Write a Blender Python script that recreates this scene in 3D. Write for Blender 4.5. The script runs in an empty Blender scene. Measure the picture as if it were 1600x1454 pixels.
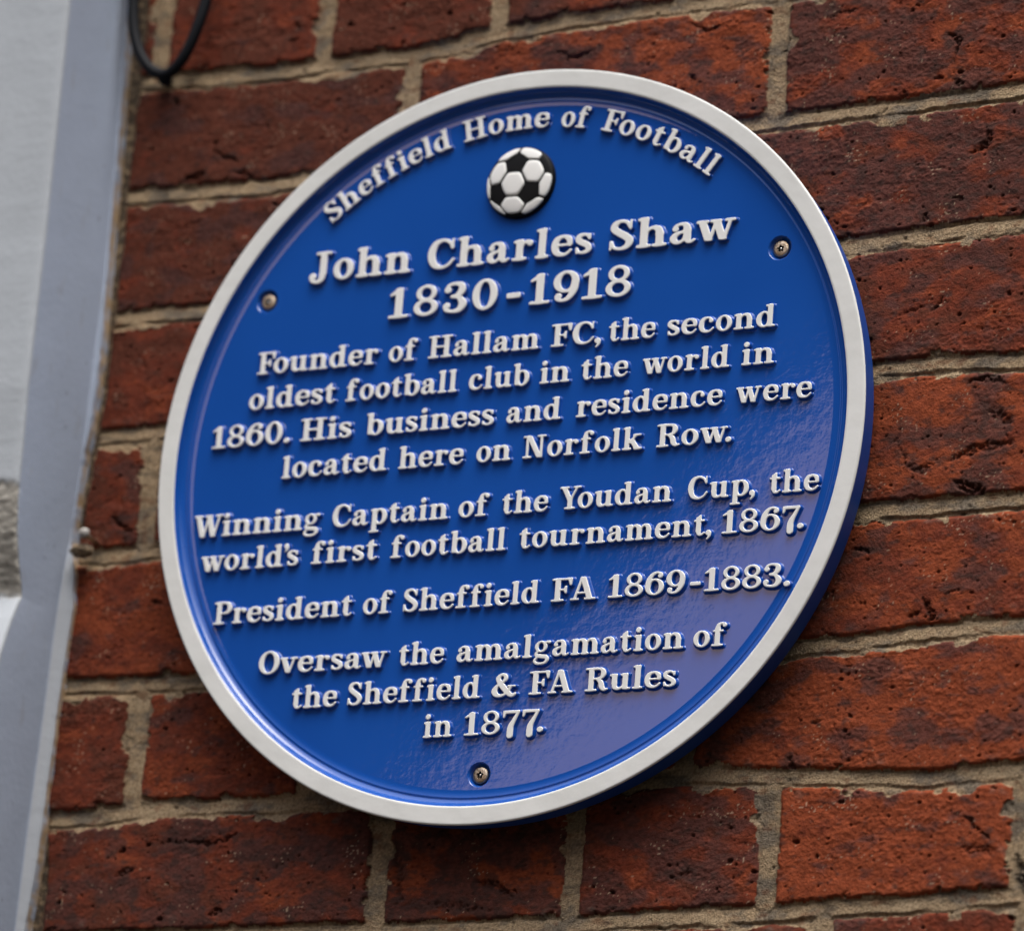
import bpy, math, random
import numpy as np
from mathutils import Vector, Matrix
from mathutils.geometry import tessellate_polygon, delaunay_2d_cdt

sc = bpy.context.scene
COL = sc.collection
R = math.radians

# ------------------------------------------------------------------ camera
cam = bpy.data.cameras.new("camera")
camo = bpy.data.objects.new("camera", cam)
COL.objects.link(camo)
camo.location = (1.2573, -2.33991, -0.84808)
camo.rotation_euler = (1.877865, -0.075138, 0.470423)
cam.sensor_width = 36.0
cam.lens = 171.72
cam.clip_start, cam.clip_end = 0.05, 500.0
cam.dof.use_dof = True
cam.dof.focus_distance = 2.69
cam.dof.aperture_fstop = 5.2
sc.camera = camo

# ------------------------------------------------------------------ sky, sun, exposure
SUN_EL, SUN_AZ = 70.0, 38.0          # azimuth from -Y (out of the wall) towards +X
world = bpy.data.worlds.new("World")
sc.world = world
world.use_nodes = True
wn, wl = world.node_tree.nodes, world.node_tree.links
for n in list(wn):
    wn.remove(n)
out = wn.new("ShaderNodeOutputWorld")
bg = wn.new("ShaderNodeBackground")
bg.inputs["Strength"].default_value = 0.11
sky = wn.new("ShaderNodeTexSky")
sky.sky_type = 'NISHITA'
sky.sun_disc = False
sky.sun_elevation = R(SUN_EL)
sky.sun_rotation = R(180.0 - SUN_AZ)
sky.air_density, sky.dust_density, sky.ozone_density = 1.0, 3.0, 0.6
# an overcast veil takes most of the blue out of the sky
hs = wn.new("ShaderNodeHueSaturation")
hs.inputs["Saturation"].default_value = 0.48
wl.new(sky.outputs[0], hs.inputs["Color"])
# overcast sky: about three times brighter overhead than low down
tc = wn.new("ShaderNodeTexCoord")
sxyz = wn.new("ShaderNodeSeparateXYZ"); wl.new(tc.outputs["Generated"], sxyz.inputs[0])
grad = wn.new("ShaderNodeMapRange"); grad.interpolation_type = 'SMOOTHSTEP'
grad.inputs["From Min"].default_value = 0.36; grad.inputs["From Max"].default_value = 0.86
grad.inputs["To Min"].default_value = 0.19; grad.inputs["To Max"].default_value = 6.6
wl.new(sxyz.outputs["Z"], grad.inputs["Value"])
gm = wn.new("ShaderNodeVectorMath"); gm.operation = 'SCALE'
wl.new(hs.outputs[0], gm.inputs[0]); wl.new(grad.outputs[0], gm.inputs["Scale"])
# below the skyline: pale paving in open daylight
gnd = wn.new("ShaderNodeMapRange")
gnd.inputs["From Min"].default_value = 0.0; gnd.inputs["From Max"].default_value = -0.12
wl.new(sxyz.outputs["Z"], gnd.inputs["Value"])
gmix = wn.new("ShaderNodeMix"); gmix.data_type = 'RGBA'
gmix.inputs["B"].default_value = (0.95, 0.88, 0.80, 1.0)
wl.new(gnd.outputs[0], gmix.inputs["Factor"]); wl.new(gm.outputs[0], gmix.inputs["A"])
# unseen bright cloud, ragged at the edge, added so the plaque reflects a sheen
dotn = wn.new("ShaderNodeVectorMath"); dotn.operation = 'DOT_PRODUCT'
dotn.inputs[1].default_value = (0.5784, -0.5091, -0.6374)
wl.new(tc.outputs["Generated"], dotn.inputs[0])
cn = wn.new("ShaderNodeTexNoise"); cn.inputs["Scale"].default_value = 14.0
cn.inputs["Detail"].default_value = 4.0
wl.new(tc.outputs["Generated"], cn.inputs["Vector"])
ca = wn.new("ShaderNodeMath"); ca.operation = 'MULTIPLY_ADD'
ca.inputs[1].default_value = 0.02; ca.inputs[2].default_value = -0.010
wl.new(cn.outputs["Fac"], ca.inputs[0])
cb = wn.new("ShaderNodeMath"); cb.operation = 'ADD'
wl.new(dotn.outputs["Value"], cb.inputs[0]); wl.new(ca.outputs[0], cb.inputs[1])
edge = wn.new("ShaderNodeMapRange"); edge.interpolation_type = 'SMOOTHSTEP'
edge.inputs["From Min"].default_value = 0.005; edge.inputs["From Max"].default_value = 0.021
wl.new(cb.outputs[0], edge.inputs["Value"])
dotc = wn.new("ShaderNodeVectorMath"); dotc.operation = 'DOT_PRODUCT'
dotc.inputs[1].default_value = (-0.3942, -0.8779, 0.2400)
wl.new(tc.outputs["Generated"], dotc.inputs[0])
cone = wn.new("ShaderNodeMapRange"); cone.interpolation_type = 'SMOOTHSTEP'
cone.inputs["From Min"].default_value = math.cos(R(16)); cone.inputs["From Max"].default_value = math.cos(R(9))
wl.new(dotc.outputs["Value"], cone.inputs["Value"])
cm = wn.new("ShaderNodeMath"); cm.operation = 'MULTIPLY'
wl.new(edge.outputs[0], cm.inputs[0]); wl.new(cone.outputs[0], cm.inputs[1])
cmix = wn.new("ShaderNodeMix"); cmix.data_type = 'RGBA'
cmix.inputs["B"].default_value = (28.0, 20.5, 18.5, 1.0)
wl.new(cm.outputs[0], cmix.inputs["Factor"])
wl.new(gmix.outputs["Result"], cmix.inputs["A"])
wl.new(cmix.outputs["Result"], bg.inputs["Color"])
wl.new(bg.outputs[0], out.inputs["Surface"])

sun = bpy.data.lights.new("sun", 'SUN')
sun.energy = 1.0
sun.angle = R(40)
sun.color = (1.0, 0.95, 0.85)
suno = bpy.data.objects.new("sun", sun)
COL.objects.link(suno)
sd = Vector((math.sin(R(SUN_AZ)) * math.cos(R(SUN_EL)), -math.cos(R(SUN_AZ)) * math.cos(R(SUN_EL)), math.sin(R(SUN_EL))))
suno.rotation_euler = sd.to_track_quat('Z', 'Y').to_euler()
suno.location = (1, -2, 3)

sc.view_settings.view_transform = 'Standard'
sc.view_settings.look = 'None'
sc.view_settings.exposure = -0.30
sc.view_settings.gamma = 1.0
sc.view_settings.use_curve_mapping = False

# ------------------------------------------------------------------ numpy noise
def _hash(i, j, seed):
    h = (i.astype(np.int64) * 374761393 + j.astype(np.int64) * 668265263 + seed * 974634777) & 0x7FFFFFFF
    h = ((h ^ (h >> 13)) * 1274126177) & 0x7FFFFFFF
    return h ^ (h >> 16)

def pnoise(x, y, seed=0):
    xi, yi = np.floor(x), np.floor(y)
    fx, fy = x - xi, y - yi
    ux, uy = fx * fx * fx * (fx * (fx * 6 - 15) + 10), fy * fy * fy * (fy * (fy * 6 - 15) + 10)
    def g(di, dj):
        a = (_hash(xi + di, yi + dj, seed) & 0xFFFF) * (2 * np.pi / 65536.0)
        return np.cos(a) * (fx - di) + np.sin(a) * (fy - dj)
    a = g(0, 0); a = a + ux * (g(1, 0) - a)
    b = g(0, 1); b = b + ux * (g(1, 1) - b)
    return (a + uy * (b - a)) * 1.5

def fbm(x, y, seed=0, octv=4, gain=0.5):
    s, a, t = 0.0, 1.0, 0.0
    for o in range(octv):
        s = s + a * pnoise(x * 2 ** o + 17.3 * o, y * 2 ** o - 9.1 * o, seed + o * 31)
        t += a; a *= gain
    return s / t

def sstep(a, b, v):
    t = np.clip((v - a) / (b - a), 0, 1)
    return t * t * (3 - 2 * t)

# ------------------------------------------------------------------ mesh helpers
def link(name, me, parent=None):
    o = bpy.data.objects.new(name, me)
    COL.objects.link(o)
    if parent is not None:
        o.parent = parent
    return o

def empty(name, loc, label, cat, group=None):
    o = bpy.data.objects.new(name, None)
    COL.objects.link(o)
    o.empty_display_size = 0.02
    o.location = loc
    o["label"] = label; o["category"] = cat
    if group:
        o["group"] = group
    return o

def mesh(name, verts, faces, mats=(), fmat=None, smooth=True, flat_tris=False):
    me = bpy.data.meshes.new(name)
    me.from_pydata(verts, [], faces)
    for m in mats:
        me.materials.append(m)
    if fmat is not None:
        me.polygons.foreach_set("material_index", fmat)
    if smooth:
        me.polygons.foreach_set("use_smooth", [not (flat_tris and len(f) == 3) for f in faces])
    me.update()
    return me

def lathe(prof, seg=256, start_cap=False, end_cap=False, c=(0, 0, 0)):
    """prof: list of (r, y); turned about the Y axis."""
    v, f = [], []
    for r, y in prof:
        for s in range(seg):
            a = 2 * math.pi * s / seg
            v.append((c[0] + r * math.sin(a), c[1] + y, c[2] + r * math.cos(a)))
    for k in range(len(prof) - 1):
        for s in range(seg):
            t = (s + 1) % seg
            f.append((k * seg + s, (k + 1) * seg + s, (k + 1) * seg + t, k * seg + t))
    if end_cap:
        f.append(tuple((len(prof) - 1) * seg + s for s in range(seg)))
    if start_cap:
        f.append(tuple(reversed(range(seg))))
    return v, f

def tube(pts, r, seg=12):
    P = [Vector(p) for p in pts]
    v, f = [], []
    up = Vector((0, 1, 0))
    for i, p in enumerate(P):
        t = (P[min(i + 1, len(P) - 1)] - P[max(i - 1, 0)]).normalized()
        a = t.cross(up)
        a = a.normalized() if a.length > 1e-4 else Vector((1, 0, 0))
        b = t.cross(a).normalized()
        rr = r[i] if isinstance(r, (list, tuple)) else r
        for s in range(seg):
            th = 2 * math.pi * s / seg
            v.append(tuple(p + a * (rr * math.cos(th)) + b * (rr * math.sin(th))))
    for i in range(len(P) - 1):
        for s in range(seg):
            t2 = (s + 1) % seg
            f.append((i * seg + s, i * seg + t2, (i + 1) * seg + t2, (i + 1) * seg + s))
    f.append(tuple(reversed(range(seg)))); f.append(tuple((len(P) - 1) * seg + s for s in range(seg)))
    return v, f

def catmull(pts, n=12):
    P = [np.array(p, float) for p in pts]
    P = [2 * P[0] - P[1]] + P + [2 * P[-1] - P[-2]]
    o = []
    for i in range(1, len(P) - 2):
        for k in range(n):
            t = k / n
            o.append(0.5 * ((2 * P[i]) + (-P[i - 1] + P[i + 1]) * t + (2 * P[i - 1] - 5 * P[i] + 4 * P[i + 1] - P[i + 2]) * t * t
                            + (-P[i - 1] + 3 * P[i] - 3 * P[i + 1] + P[i + 2]) * t ** 3))
    o.append(P[-2])
    return np.array(o)

# ------------------------------------------------------------------ materials
def mat(name, col, rough=0.5, metallic=0.0, spec=0.5):
    m = bpy.data.materials.new(name)
    m.use_nodes = True
    b = m.node_tree.nodes["Principled BSDF"]
    b.inputs["Base Color"].default_value = (*col, 1)
    b.inputs["Roughness"].default_value = rough
    b.inputs["Metallic"].default_value = metallic
    b.inputs["Specular IOR Level"].default_value = spec
    return m, m.node_tree.nodes, m.node_tree.links, b

def add_noise_bump(nodes, links, b, layers, dist=0.001):
    """layers: list of (scale, detail, weight); object space metres."""
    tcn = nodes.new("ShaderNodeTexCoord")
    acc = None
    for sc_, det, w in layers:
        n = nodes.new("ShaderNodeTexNoise")
        n.inputs["Scale"].default_value = sc_; n.inputs["Detail"].default_value = det
        links.new(tcn.outputs["Object"], n.inputs["Vector"])
        m = nodes.new("ShaderNodeMath"); m.operation = 'MULTIPLY'; m.inputs[1].default_value = w
        links.new(n.outputs["Fac"], m.inputs[0])
        if acc is None:
            acc = m
        else:
            a = nodes.new("ShaderNodeMath"); a.operation = 'ADD'
            links.new(acc.outputs[0], a.inputs[0]); links.new(m.outputs[0], a.inputs[1]); acc = a
    bp = nodes.new("ShaderNodeBump")
    bp.inputs["Strength"].default_value = 1.0; bp.inputs["Distance"].default_value = dist
    links.new(acc.outputs[0], bp.inputs["Height"])
    links.new(bp.outputs[0], b.inputs["Normal"])
    return tcn

def noise_color(nodes, links, b, tcn, scale, c0, c1, lo=0.35, hi=0.65, detail=5):
    n = nodes.new("ShaderNodeTexNoise"); n.inputs["Scale"].default_value = scale; n.inputs["Detail"].default_value = detail
    links.new(tcn.outputs["Object"], n.inputs["Vector"])
    r = nodes.new("ShaderNodeValToRGB")
    r.color_ramp.elements[0].position = lo; r.color_ramp.elements[1].position = hi
    r.color_ramp.elements[0].color = (*c0, 1); r.color_ramp.elements[1].color = (*c1, 1)
    links.new(n.outputs["Fac"], r.inputs["Fac"])
    links.new(r.outputs["Color"], b.inputs["Base Color"])
    return r

M_BLUE, nd, lk, b = mat("blue_enamel", (0.011, 0.062, 0.34), 0.035)
t = add_noise_bump(nd, lk, b, [(70, 2, 0.26), (300, 2, 0.16)], 0.00012)
noise_color(nd, lk, b, t, 9, (0.0065, 0.069, 0.330), (0.0080, 0.077, 0.358))
M_BLUE_EDGE, nd, lk, b = mat("blue_enamel_on_outer_edge", (0.006, 0.064, 0.33), 0.5, 0, 0.3)
M_BLUE_LET, nd, lk, b = mat("blue_enamel_on_letter_sides", (0.006, 0.066, 0.34), 0.15)
M_WHITE, nd, lk, b = mat("white_enamel", (0.78, 0.77, 0.74), 0.32)
t = add_noise_bump(nd, lk, b, [(120, 3, 0.5), (30, 2, 0.5)], 0.0004)
noise_color(nd, lk, b, t, 30, (0.64, 0.645, 0.605), (0.70, 0.705, 0.665))
M_WHITE_LET, nd, lk, b = mat("white_enamel_on_letters", (0.76, 0.755, 0.71), 0.38)
M_BLACK, nd, lk, b = mat("black_enamel", (0.004, 0.004, 0.004), 0.5, 0, 0.12)
M_STEEL, nd, lk, b = mat("screw_steel", (0.46, 0.36, 0.25), 0.42, 1.0)
t = add_noise_bump(nd, lk, b, [(900, 3, 1.0)], 0.0003)
noise_color(nd, lk, b, t, 300, (0.36, 0.27, 0.18), (0.58, 0.48, 0.36))
M_DARK, nd, lk, b = mat("socket_dark", (0.006, 0.005, 0.004), 0.7)
M_PIN, nd, lk, b = mat("socket_pin_steel", (0.75, 0.72, 0.68), 0.3, 1.0)
M_CABLE, nd, lk, b = mat("black_cable", (0.004, 0.005, 0.007), 0.6, 0, 0.15)
M_BEIGE, nd, lk, b = mat("aged_beige", (0.34, 0.25, 0.14), 0.8)
t = add_noise_bump(nd, lk, b, [(400, 4, 1.0)], 0.002)
noise_color(nd, lk, b, t, 260, (0.05, 0.032, 0.02), (0.36, 0.26, 0.15))
M_PALE, nd, lk, b = mat("pale_nail_head", (0.34, 0.32, 0.29), 0.6)

def attr_mat(name, rough, bump_layers, dist, spec=0.25):
    m, nodes, links, b = mat(name, (0.2, 0.2, 0.2), rough, 0, spec)
    a = nodes.new("ShaderNodeAttribute"); a.attribute_name = "tone"
    links.new(a.outputs["Color"], b.inputs["Base Color"])
    add_noise_bump(nodes, links, b, bump_layers, dist)
    return m
M_BRICK = attr_mat("weathered_red_brick", 0.88, [(700, 3, 0.6), (1900, 2, 0.4)], 0.0010, 0.12)
M_MORTAR = attr_mat("sandy_mortar", 0.95, [(1300, 3, 1.0)], 0.0014, 0.15)
M_RENDER = attr_mat("painted_masonry", 0.7, [(260, 4, 0.5), (60, 3, 0.4)], 0.0004, 0.3)

# ------------------------------------------------------------------ brick wall
def axis(lo, hi, step, far_lo, far_hi, grow=1.07, mx=0.012):
    a = list(np.arange(lo, hi + step * 0.5, step))
    s, left = step, []
    p = a[0]
    while p > far_lo:
        s = min(s * grow, mx); p -= s; left.append(p)
    s, right, p = step, [], a[-1]
    while p < far_hi:
        s = min(s * grow, mx); p += s; right.append(p)
    return np.array(left[::-1] + a + right)

# bed joints measured on the wall, top to bottom (mm): x, z
BED = {
    0: [(-400, 334), (400, 340)],
    1: [(-284, 259.5), (-245, 257.8), (-200, 255.8), (-129, 255.6), (-94, 255.3), (-60, 258), (-31, 262.5), (36, 265), (120, 264.8), (400, 265)],
    2: [(-276, 184.6), (-237, 182.6), (-201, 181.7), (-175, 182.2), (158, 185.7), (223, 186.1), (300, 188.1)],
    3: [(-271, 105.7), (-220, 106.2), (200, 105.1), (246, 107), (303, 108)],
    4: [(-276, 30.9), (-238, 31), (220, 29.6), (250, 30.2), (277, 29.8), (307, 27.5)],
    5: [(-292, -42.9), (-256, -44.6), (-234, -43.7), (213, -52), (255, -51.6), (311, -51.3)],
    6: [(-287, -123.4), (-247, -124.5), (-199, -125.6), (180, -127.6), (214, -126.7), (259, -122.8), (314, -121.5)],
    7: [(-286, -203.8), (-260, -204.2), (-238, -202), (-212, -200.1), (-178, -200.8), (-144, -201.9), (-102, -200.3), (138, -196.6), (188, -200.4), (226, -202.1), (263, -205), (318, -202.1)],
    8: [(-300, -276.8), (-144, -276.9), (59, -277.7), (117, -276), (174, -275.4), (211, -273.8), (267, -272.1), (321, -270.5)],
}
PERP = {  # vertical joints per course (course k lies under bed k)
    0: [-269.8, -154.5, -36.4, 84, 203, 322],
    1: [-331, -91.8, 147.5, 387],
    2: [-389, -150, -30, 90, 395],
    3: [-440, -200, -80, 40, 160, 400],
    4: [-366, -246.3, -6, 112, 352],
    5: [-430, -190, 50, 170, 410],
    6: [-356, -236.6, -121, 118, 356],
    7: [-306, -68.4, 53.6, 171.3, 317.1, 436],
    8: [-430, -190, -72, 48, 206, 322],
}
NC_UP, NC_DN = 12, 12
def bed_z(k, x):
    if k < 0:
        return 337 - 76.8 * k + 0 * x + 1.2 * np.sin(k * 3.1 + x * 0.01)
    if k > 8:
        return -274.5 - 76.8 * (k - 8) + 1.2 * np.sin(k * 2.1 + x * 0.01) + 0 * x
    q = np.array(BED[k], float)
    return np.interp(x, q[:, 0], q[:, 1])
rng = random.Random(11)
for k in range(-NC_UP, 9 + NC_DN):
    if k not in PERP:
        PERP[k] = [-400 + rng.uniform(-60, 60)]
    L = PERP[k]
    while L[-1] < 2300:
        L.append(L[-1] + (239 if (len(L) + k) % 3 else 119.5) + rng.uniform(-3, 3))
    while L[0] > -480:
        L.insert(0, L[0] - 239)

GOUGE = [  # chips, cracks and blow holes seen in the bricks: points (mm), radius, depth
    ([(-229.5, -218.4), (-196.8, -221.2), (-173.2, -221.7), (-163.2, -216.5)], 1.6, 3.6), ([(-226.5, 209.7), (-205.2, 199.1)], 2.0, 4),
    ([(-211.4, 194.3), (-193.2, 190.7)], 2.0, 4), ([(-244.8, 191.7), (-229.5, 195.5)], 3.2, 4.5), ([(-256.4, 246.5), (-254.1, 242)], 2.6, 4),
    ([(-174.3, 287.1), (-173.4, 282.8)], 2.2, 4), ([(-179.7, 274.3), (-170, 276.1)], 1.8, 3), ([(88.9, 254.1), (103.6, 247.5), (115.6, 251.2)], 1.5, 3.4),
    ([(92.5, 220.9), (95.2, 216.6)], 2.8, 3), ([(251.6, 227.7), (257.7, 222), (256.4, 208.5)], 1.8, 4), ([(244.5, 201.4), (252.9, 202)], 1.7, 4),
    ([(255, 198.6), (262.8, 196.2)], 2.2, 4), ([(199.6, 182.6), (213.2, 184.1), (218, 187.8)], 1.2, 3.5), ([(280.7, 167.3), (278.1, 159.1), (268.8, 153.3)], 2.6, 4.2),
    ([(259.8, 128.4), (266.4, 126.2)], 1.3, 2.6), ([(242, 118), (245.7, 119.2)], 1.7, 3.2), ([(269.1, -38), (278.7, -42.4), (288.1, -45.3)], 3.0, 5),
    ([(273.8, 18.3), (286.8, 20.1), (298.2, 15.4)], 2.2, 3.6), ([(287.7, 1.6), (301.1, -6.8)], 4.5, 2.6), ([(264.8, -26), (283.2, -20.1), (305.4, -18.2)], 3.2, 3),
    ([(253.9, -103.4), (260, -112.8), (258.4, -118.1)], 2.6, 4.5), ([(246, -113), (252, -112)], 2.4, 3.5), ([(266.9, -102.5), (274.2, -100.1)], 1.2, 2.8),
    ([(208.8, -72.5), (224.1, -74.6)], 1.2, 3), ([(198.2, -118.1), (206.1, -124), (219.4, -124.8)], 1.4, 3), ([(191.9, -170.1), (199.4, -169.8)], 1.5, 3),
    ([(180.6, -190), (183.5, -188.4)], 2.0, 3.2), ([(284.2, -224.8), (291.8, -231.4), (299.4, -238.6)], 2.0, 3.4), ([(283.3, -243.2), (305.2, -245.8)], 4.0, 2.0),
    ([(-7.1, -250.2), (5.2, -252.5), (17.8, -260.2)], 3.0, 4), ([(117, -251.1), (125.8, -250.3)], 1.2, 2.6), ([(-271.6, -18.4), (-262.7, -25.9), (-254.2, -30.4)], 2.0, 4.5),
    ([(-237.3, -73.4), (-228.1, -77.1)], 1.7, 3.5), ([(-242.2, -239.2), (-229.6, -235.8)], 2.4, 3), ([(-177.1, -264.7), (-169, -261.3)], 2.4, 3.4),
    ([(0.1, 249.2), (17.5, 241.1), (29.8, 244.4)], 1.6, 3), ([(316.1, -246.2), (319.7, -270.5)], 4, 6), ([(-60, -225), (-52, -262)], 4, 2.2), ([(-40, -262), (10, -268)], 3, 2.4),
    ([(232, -8), (246, -30), (262, -22)], 2.0, 2.4), ([(228, 60), (247, 66)], 1.3, 2.4), ([(175, 246), (196, 250)], 1.5, 2.6), ([(-160, -247), (-120, -232)], 1.0, 2.0),
    ([(250, 62), (258, 70)], 1.2, 2.6), ([(212, 52), (215, 47)], 1.6, 2.6),
]
DARK = {(0, 3): 0.25, (1, 2): 0.2, (1, 3): 0.18, (2, 4): 0.45, (3, 5): 0.15, (4, 4): 0.35, (5, 4): 0.12, (6, 2): 0.15, (6, 4): 0.2, (7, 1): 0.35, (7, 2): 0.6, (7, 3): 0.15, (7, 4): 0.08}

def build_wall():
    step = 0.00066
    X1 = axis(-0.312, 0.338, step, -0.34, 2.1) * 1000
    Z1 = axis(-0.302, 0.346, step, -0.95, 1.1) * 1000
    nx, nz = len(X1), len(Z1)
    X, Z = np.meshgrid(X1, Z1)
    f32 = lambda a: a.astype(np.float32)
    # ragged joint lines
    wx = X + 1.6 * fbm(X / 26, Z / 26, 3, 3) + 0.9 * fbm(X / 6, Z / 6, 5, 2)
    wz = Z + 1.5 * fbm(X / 34, Z / 20, 7, 3) + 0.9 * fbm(X / 6, Z / 6, 9, 2)
    beds = [bed_z(k, X1) for k in range(-NC_UP, 10 + NC_DN)]
    course = np.full(X.shape, -NC_UP, int)
    for i, zc in enumerate(beds):
        course[wz < zc[None, :]] = i - NC_UP
    course = np.clip(course, -NC_UP, 8 + NC_DN)
    top = np.zeros(X.shape); bot = np.zeros(X.shape)
    dl = np.full(X.shape, 9e9); dr = np.full(X.shape, 9e9); bid = np.zeros(X.shape, int)
    B = np.array(beds)
    ci = course + NC_UP
    cols = np.arange(nx)[None, :]
    top = B[ci, cols]; bot = B[np.minimum(ci + 1, len(beds) - 1), cols]
    for k in range(-NC_UP, 9 + NC_DN):
        m = course == k
        if not m.any():
            continue
        P = np.array(sorted(PERP[k]))
        v = wx[m]
        idx = np.clip(np.searchsorted(P, v) - 1, 0, len(P) - 2)
        dl[m] = v - P[idx]; dr[m] = P[idx + 1] - v
        bid[m] = idx
    tb, tp = 5.0, 5.2
    et, eb = top - wz - tb, wz - bot - tb
    ex = np.minimum(dl, dr) - tp
    ez = np.minimum(et, eb)
    k = 3.0   # rounded arrises
    h = np.clip(0.5 + 0.5 * (ex - ez) / k, 0, 1)
    sdf = ex * (1 - h) + ez * h - k * h * (1 - h)
    chip = np.clip(fbm(X / 12, Z / 9, 21, 4) - 0.16, 0, 1) * 12
    sdf = sdf - chip * (sstep(9, 0, sdf))
    # per brick random values
    hsh = lambda s: (_hash(course, bid, s) & 0xFFFF) / 65535.0
    r1, r2, r3, r4 = hsh(1), hsh(2), hsh(3), hsh(4)
    lx = dl - 0.5 * (dl + dr); lz = wz - 0.5 * (top + bot)
    # ---- brick face relief (mm, + is proud)
    n_big = fbm(X / 30, Z / 22, 31, 3)
    n_mid = fbm(X / 8 + 3 * r1, Z / 6.3, 41, 4)
    n_fine = fbm(X / 2.4, Z / 2.1, 51, 3)
    crease = 1 - np.abs(fbm(X / 11 + 2.0 * n_big, Z / 4.2 + 2.0 * n_big, 61, 3)) * 3.2
    crease = np.clip(crease, 0, 1) ** 4
    rough = sstep(-0.15, 0.35, fbm(X / 45, Z / 30, 71, 2) + (r4 - 0.5) * 0.5)      # smooth skin vs torn face
    hb = (r1 - 0.5) * 1.6 + lx * (r2 - 0.5) * 0.008 + lz * (r3 - 0.5) * 0.03
    hb = hb + 0.9 * n_big + (0.28 + 0.46 * rough) * n_mid + (0.22 + 0.36 * rough) * n_fine
    hb = hb - (0.12 + 0.45 * rough) * crease * 0.8 * sstep(-0.1, 0.3, n_big + 0.3 * n_mid)
    hb = hb - 2.6 * (1 - sstep(-0.5, 3.2, sdf)) ** 2
    # ---- mortar relief
    sj = np.where(et < eb, -(wz - top), wz - bot)       # distance under / above the bed line
    below = np.where(et < eb, 1.0, 0.0)                  # point lies under a bed line (lower half of the joint)
    s = np.where(below > 0, -(top - wz), (wz - bot))     # + upper half .. - lower half of the joint
    n_m = fbm(X / 16, Z / 12, 81, 3); n_g = fbm(X / 1.7, Z / 1.7, 91, 2); n_l = fbm(X / 40, Z / 9, 95, 2)
    hm_bed = -2.6 + 1.9 * np.clip((5 - s) / 10, 0, 1.2)
    lip = sstep(-2.8, -3.5, s + 1.6 * n_l)
    hm_bed = hm_bed - 1.7 * lip * sstep(-0.25, 0.15, n_l + 0.2 * n_m + 0.15)
    isbed = ez < ex
    hm = np.where(isbed, hm_bed, -1.7) + 0.7 * n_m + 0.40 * n_g
    hm = hm - 1.3 * np.exp(-((sdf + 0.5) / 0.8) ** 2) * np.where(isbed & (below < 0.5), 1.0, 0.25)
    # mortar smeared up over brick arrises
    smear = 0.3 + 4.2 * np.clip(fbm(X / 21, Z / 15, 101, 3) + 0.05, 0, 1) * np.where(below > 0, 2.4, 0.7)
    mm = sstep(0.35, -0.35, sdf - smear)
    lx_ = np.interp(Z1, [-400, -240, -185, -50, 5, 60, 400], [-287, -288, -292, -292, -287, -282.5, -281.5])[:, None]
    left = sstep(0.5, -3.5, X - lx_ + 2.0 * fbm(X / 12, Z / 18, 111, 3))   # dirty mortar fillet against the pillar
    mm = np.maximum(mm, left)
    H = hb * (1 - mm) + np.maximum(hm, np.minimum(hb, hm + 1.2)) * mm
    H = H * (1 - left) + left * (-3.2 + 0.6 * n_m + 0.4 * n_g)
    # ---- pits
    pr = np.random.RandomState(5)
    pit = np.zeros(X.shape); halo = np.zeros(X.shape)
    npit = 8000
    px = pr.uniform(-312, 338, npit); pz = pr.uniform(-302, 346, npit); rr = 0.28 + pr.gamma(0.8, 0.22, npit)
    for a, bz, rd in zip(px, pz, rr):
        rd = min(rd, 1.9)
        i0, i1 = np.searchsorted(X1, [a - 2.2 * rd, a + 2.2 * rd]); j0, j1 = np.searchsorted(Z1, [bz - 2.2 * rd, bz + 2.2 * rd])
        if i1 <= i0 or j1 <= j0:
            continue
        dx = (X[j0:j1, i0:i1] - a) / pr.uniform(0.9, 1.6); dz = Z[j0:j1, i0:i1] - bz
        d = np.sqrt(dx * dx + dz * dz) + 0.75 * rd * n_fine[j0:j1, i0:i1]
        pit[j0:j1, i0:i1] = np.maximum(pit[j0:j1, i0:i1], sstep(rd, rd * 0.45, d) * min(2.6, 0.7 + 1.3 * rd))
    for pts, rd, dep in GOUGE:
        q = catmull(pts, 10)
        x0, x1 = q[:, 0].min() - 16, q[:, 0].max() + 16; z0, z1 = q[:, 1].min() - 16, q[:, 1].max() + 16
        i0, i1 = np.searchsorted(X1, [x0, x1]); j0, j1 = np.searchsorted(Z1, [z0, z1])
        xx = X[j0:j1, i0:i1] + 3.2 * n_mid[j0:j1, i0:i1]; zz = Z[j0:j1, i0:i1] + 2.6 * fbm(X[j0:j1, i0:i1] / 5, Z[j0:j1, i0:i1] / 5, 55, 3)
        d = np.full(xx.shape, 1e9)
        for ia, a in enumerate(q):
            tap = rd * 0.75 * (1 - math.sin(math.pi * ia / (len(q) - 1)) ** 0.7)
            d = np.minimum(d, np.hypot(xx - a[0], zz - a[1]) + tap)
        d = d + 1.1 * n_fine[j0:j1, i0:i1] + 1.5 * n_mid[j0:j1, i0:i1]
        pit[j0:j1, i0:i1] = np.maximum(pit[j0:j1, i0:i1], sstep(rd * 1.15, rd * 0.40, d) * dep * 0.8 * sstep(-0.45, 0.25, n_fine[j0:j1, i0:i1] + 0.5 * n_mid[j0:j1, i0:i1]))
        halo[j0:j1, i0:i1] = np.maximum(halo[j0:j1, i0:i1], sstep(rd + 7.5, rd, d + 3.0 * n_big[j0:j1, i0:i1]))
    pit = pit * (1 - 0.55 * mm)
    H = H - pit
    # ---- base colours
    def mixc(a, b_, t_):
        return a * (1 - t_[..., None]) + b_ * t_[..., None]
    c_or = np.array((0.230, 0.051, 0.019)); c_rd = np.array((0.155, 0.034, 0.0165)); c_br = np.array((0.110, 0.034, 0.019)); c_pu = np.array((0.085, 0.034, 0.027))
    dk = np.zeros(X.shape)
    for (ck, bi), v in DARK.items():
        dk[(course == ck) & (bid == bi)] = v
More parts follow.
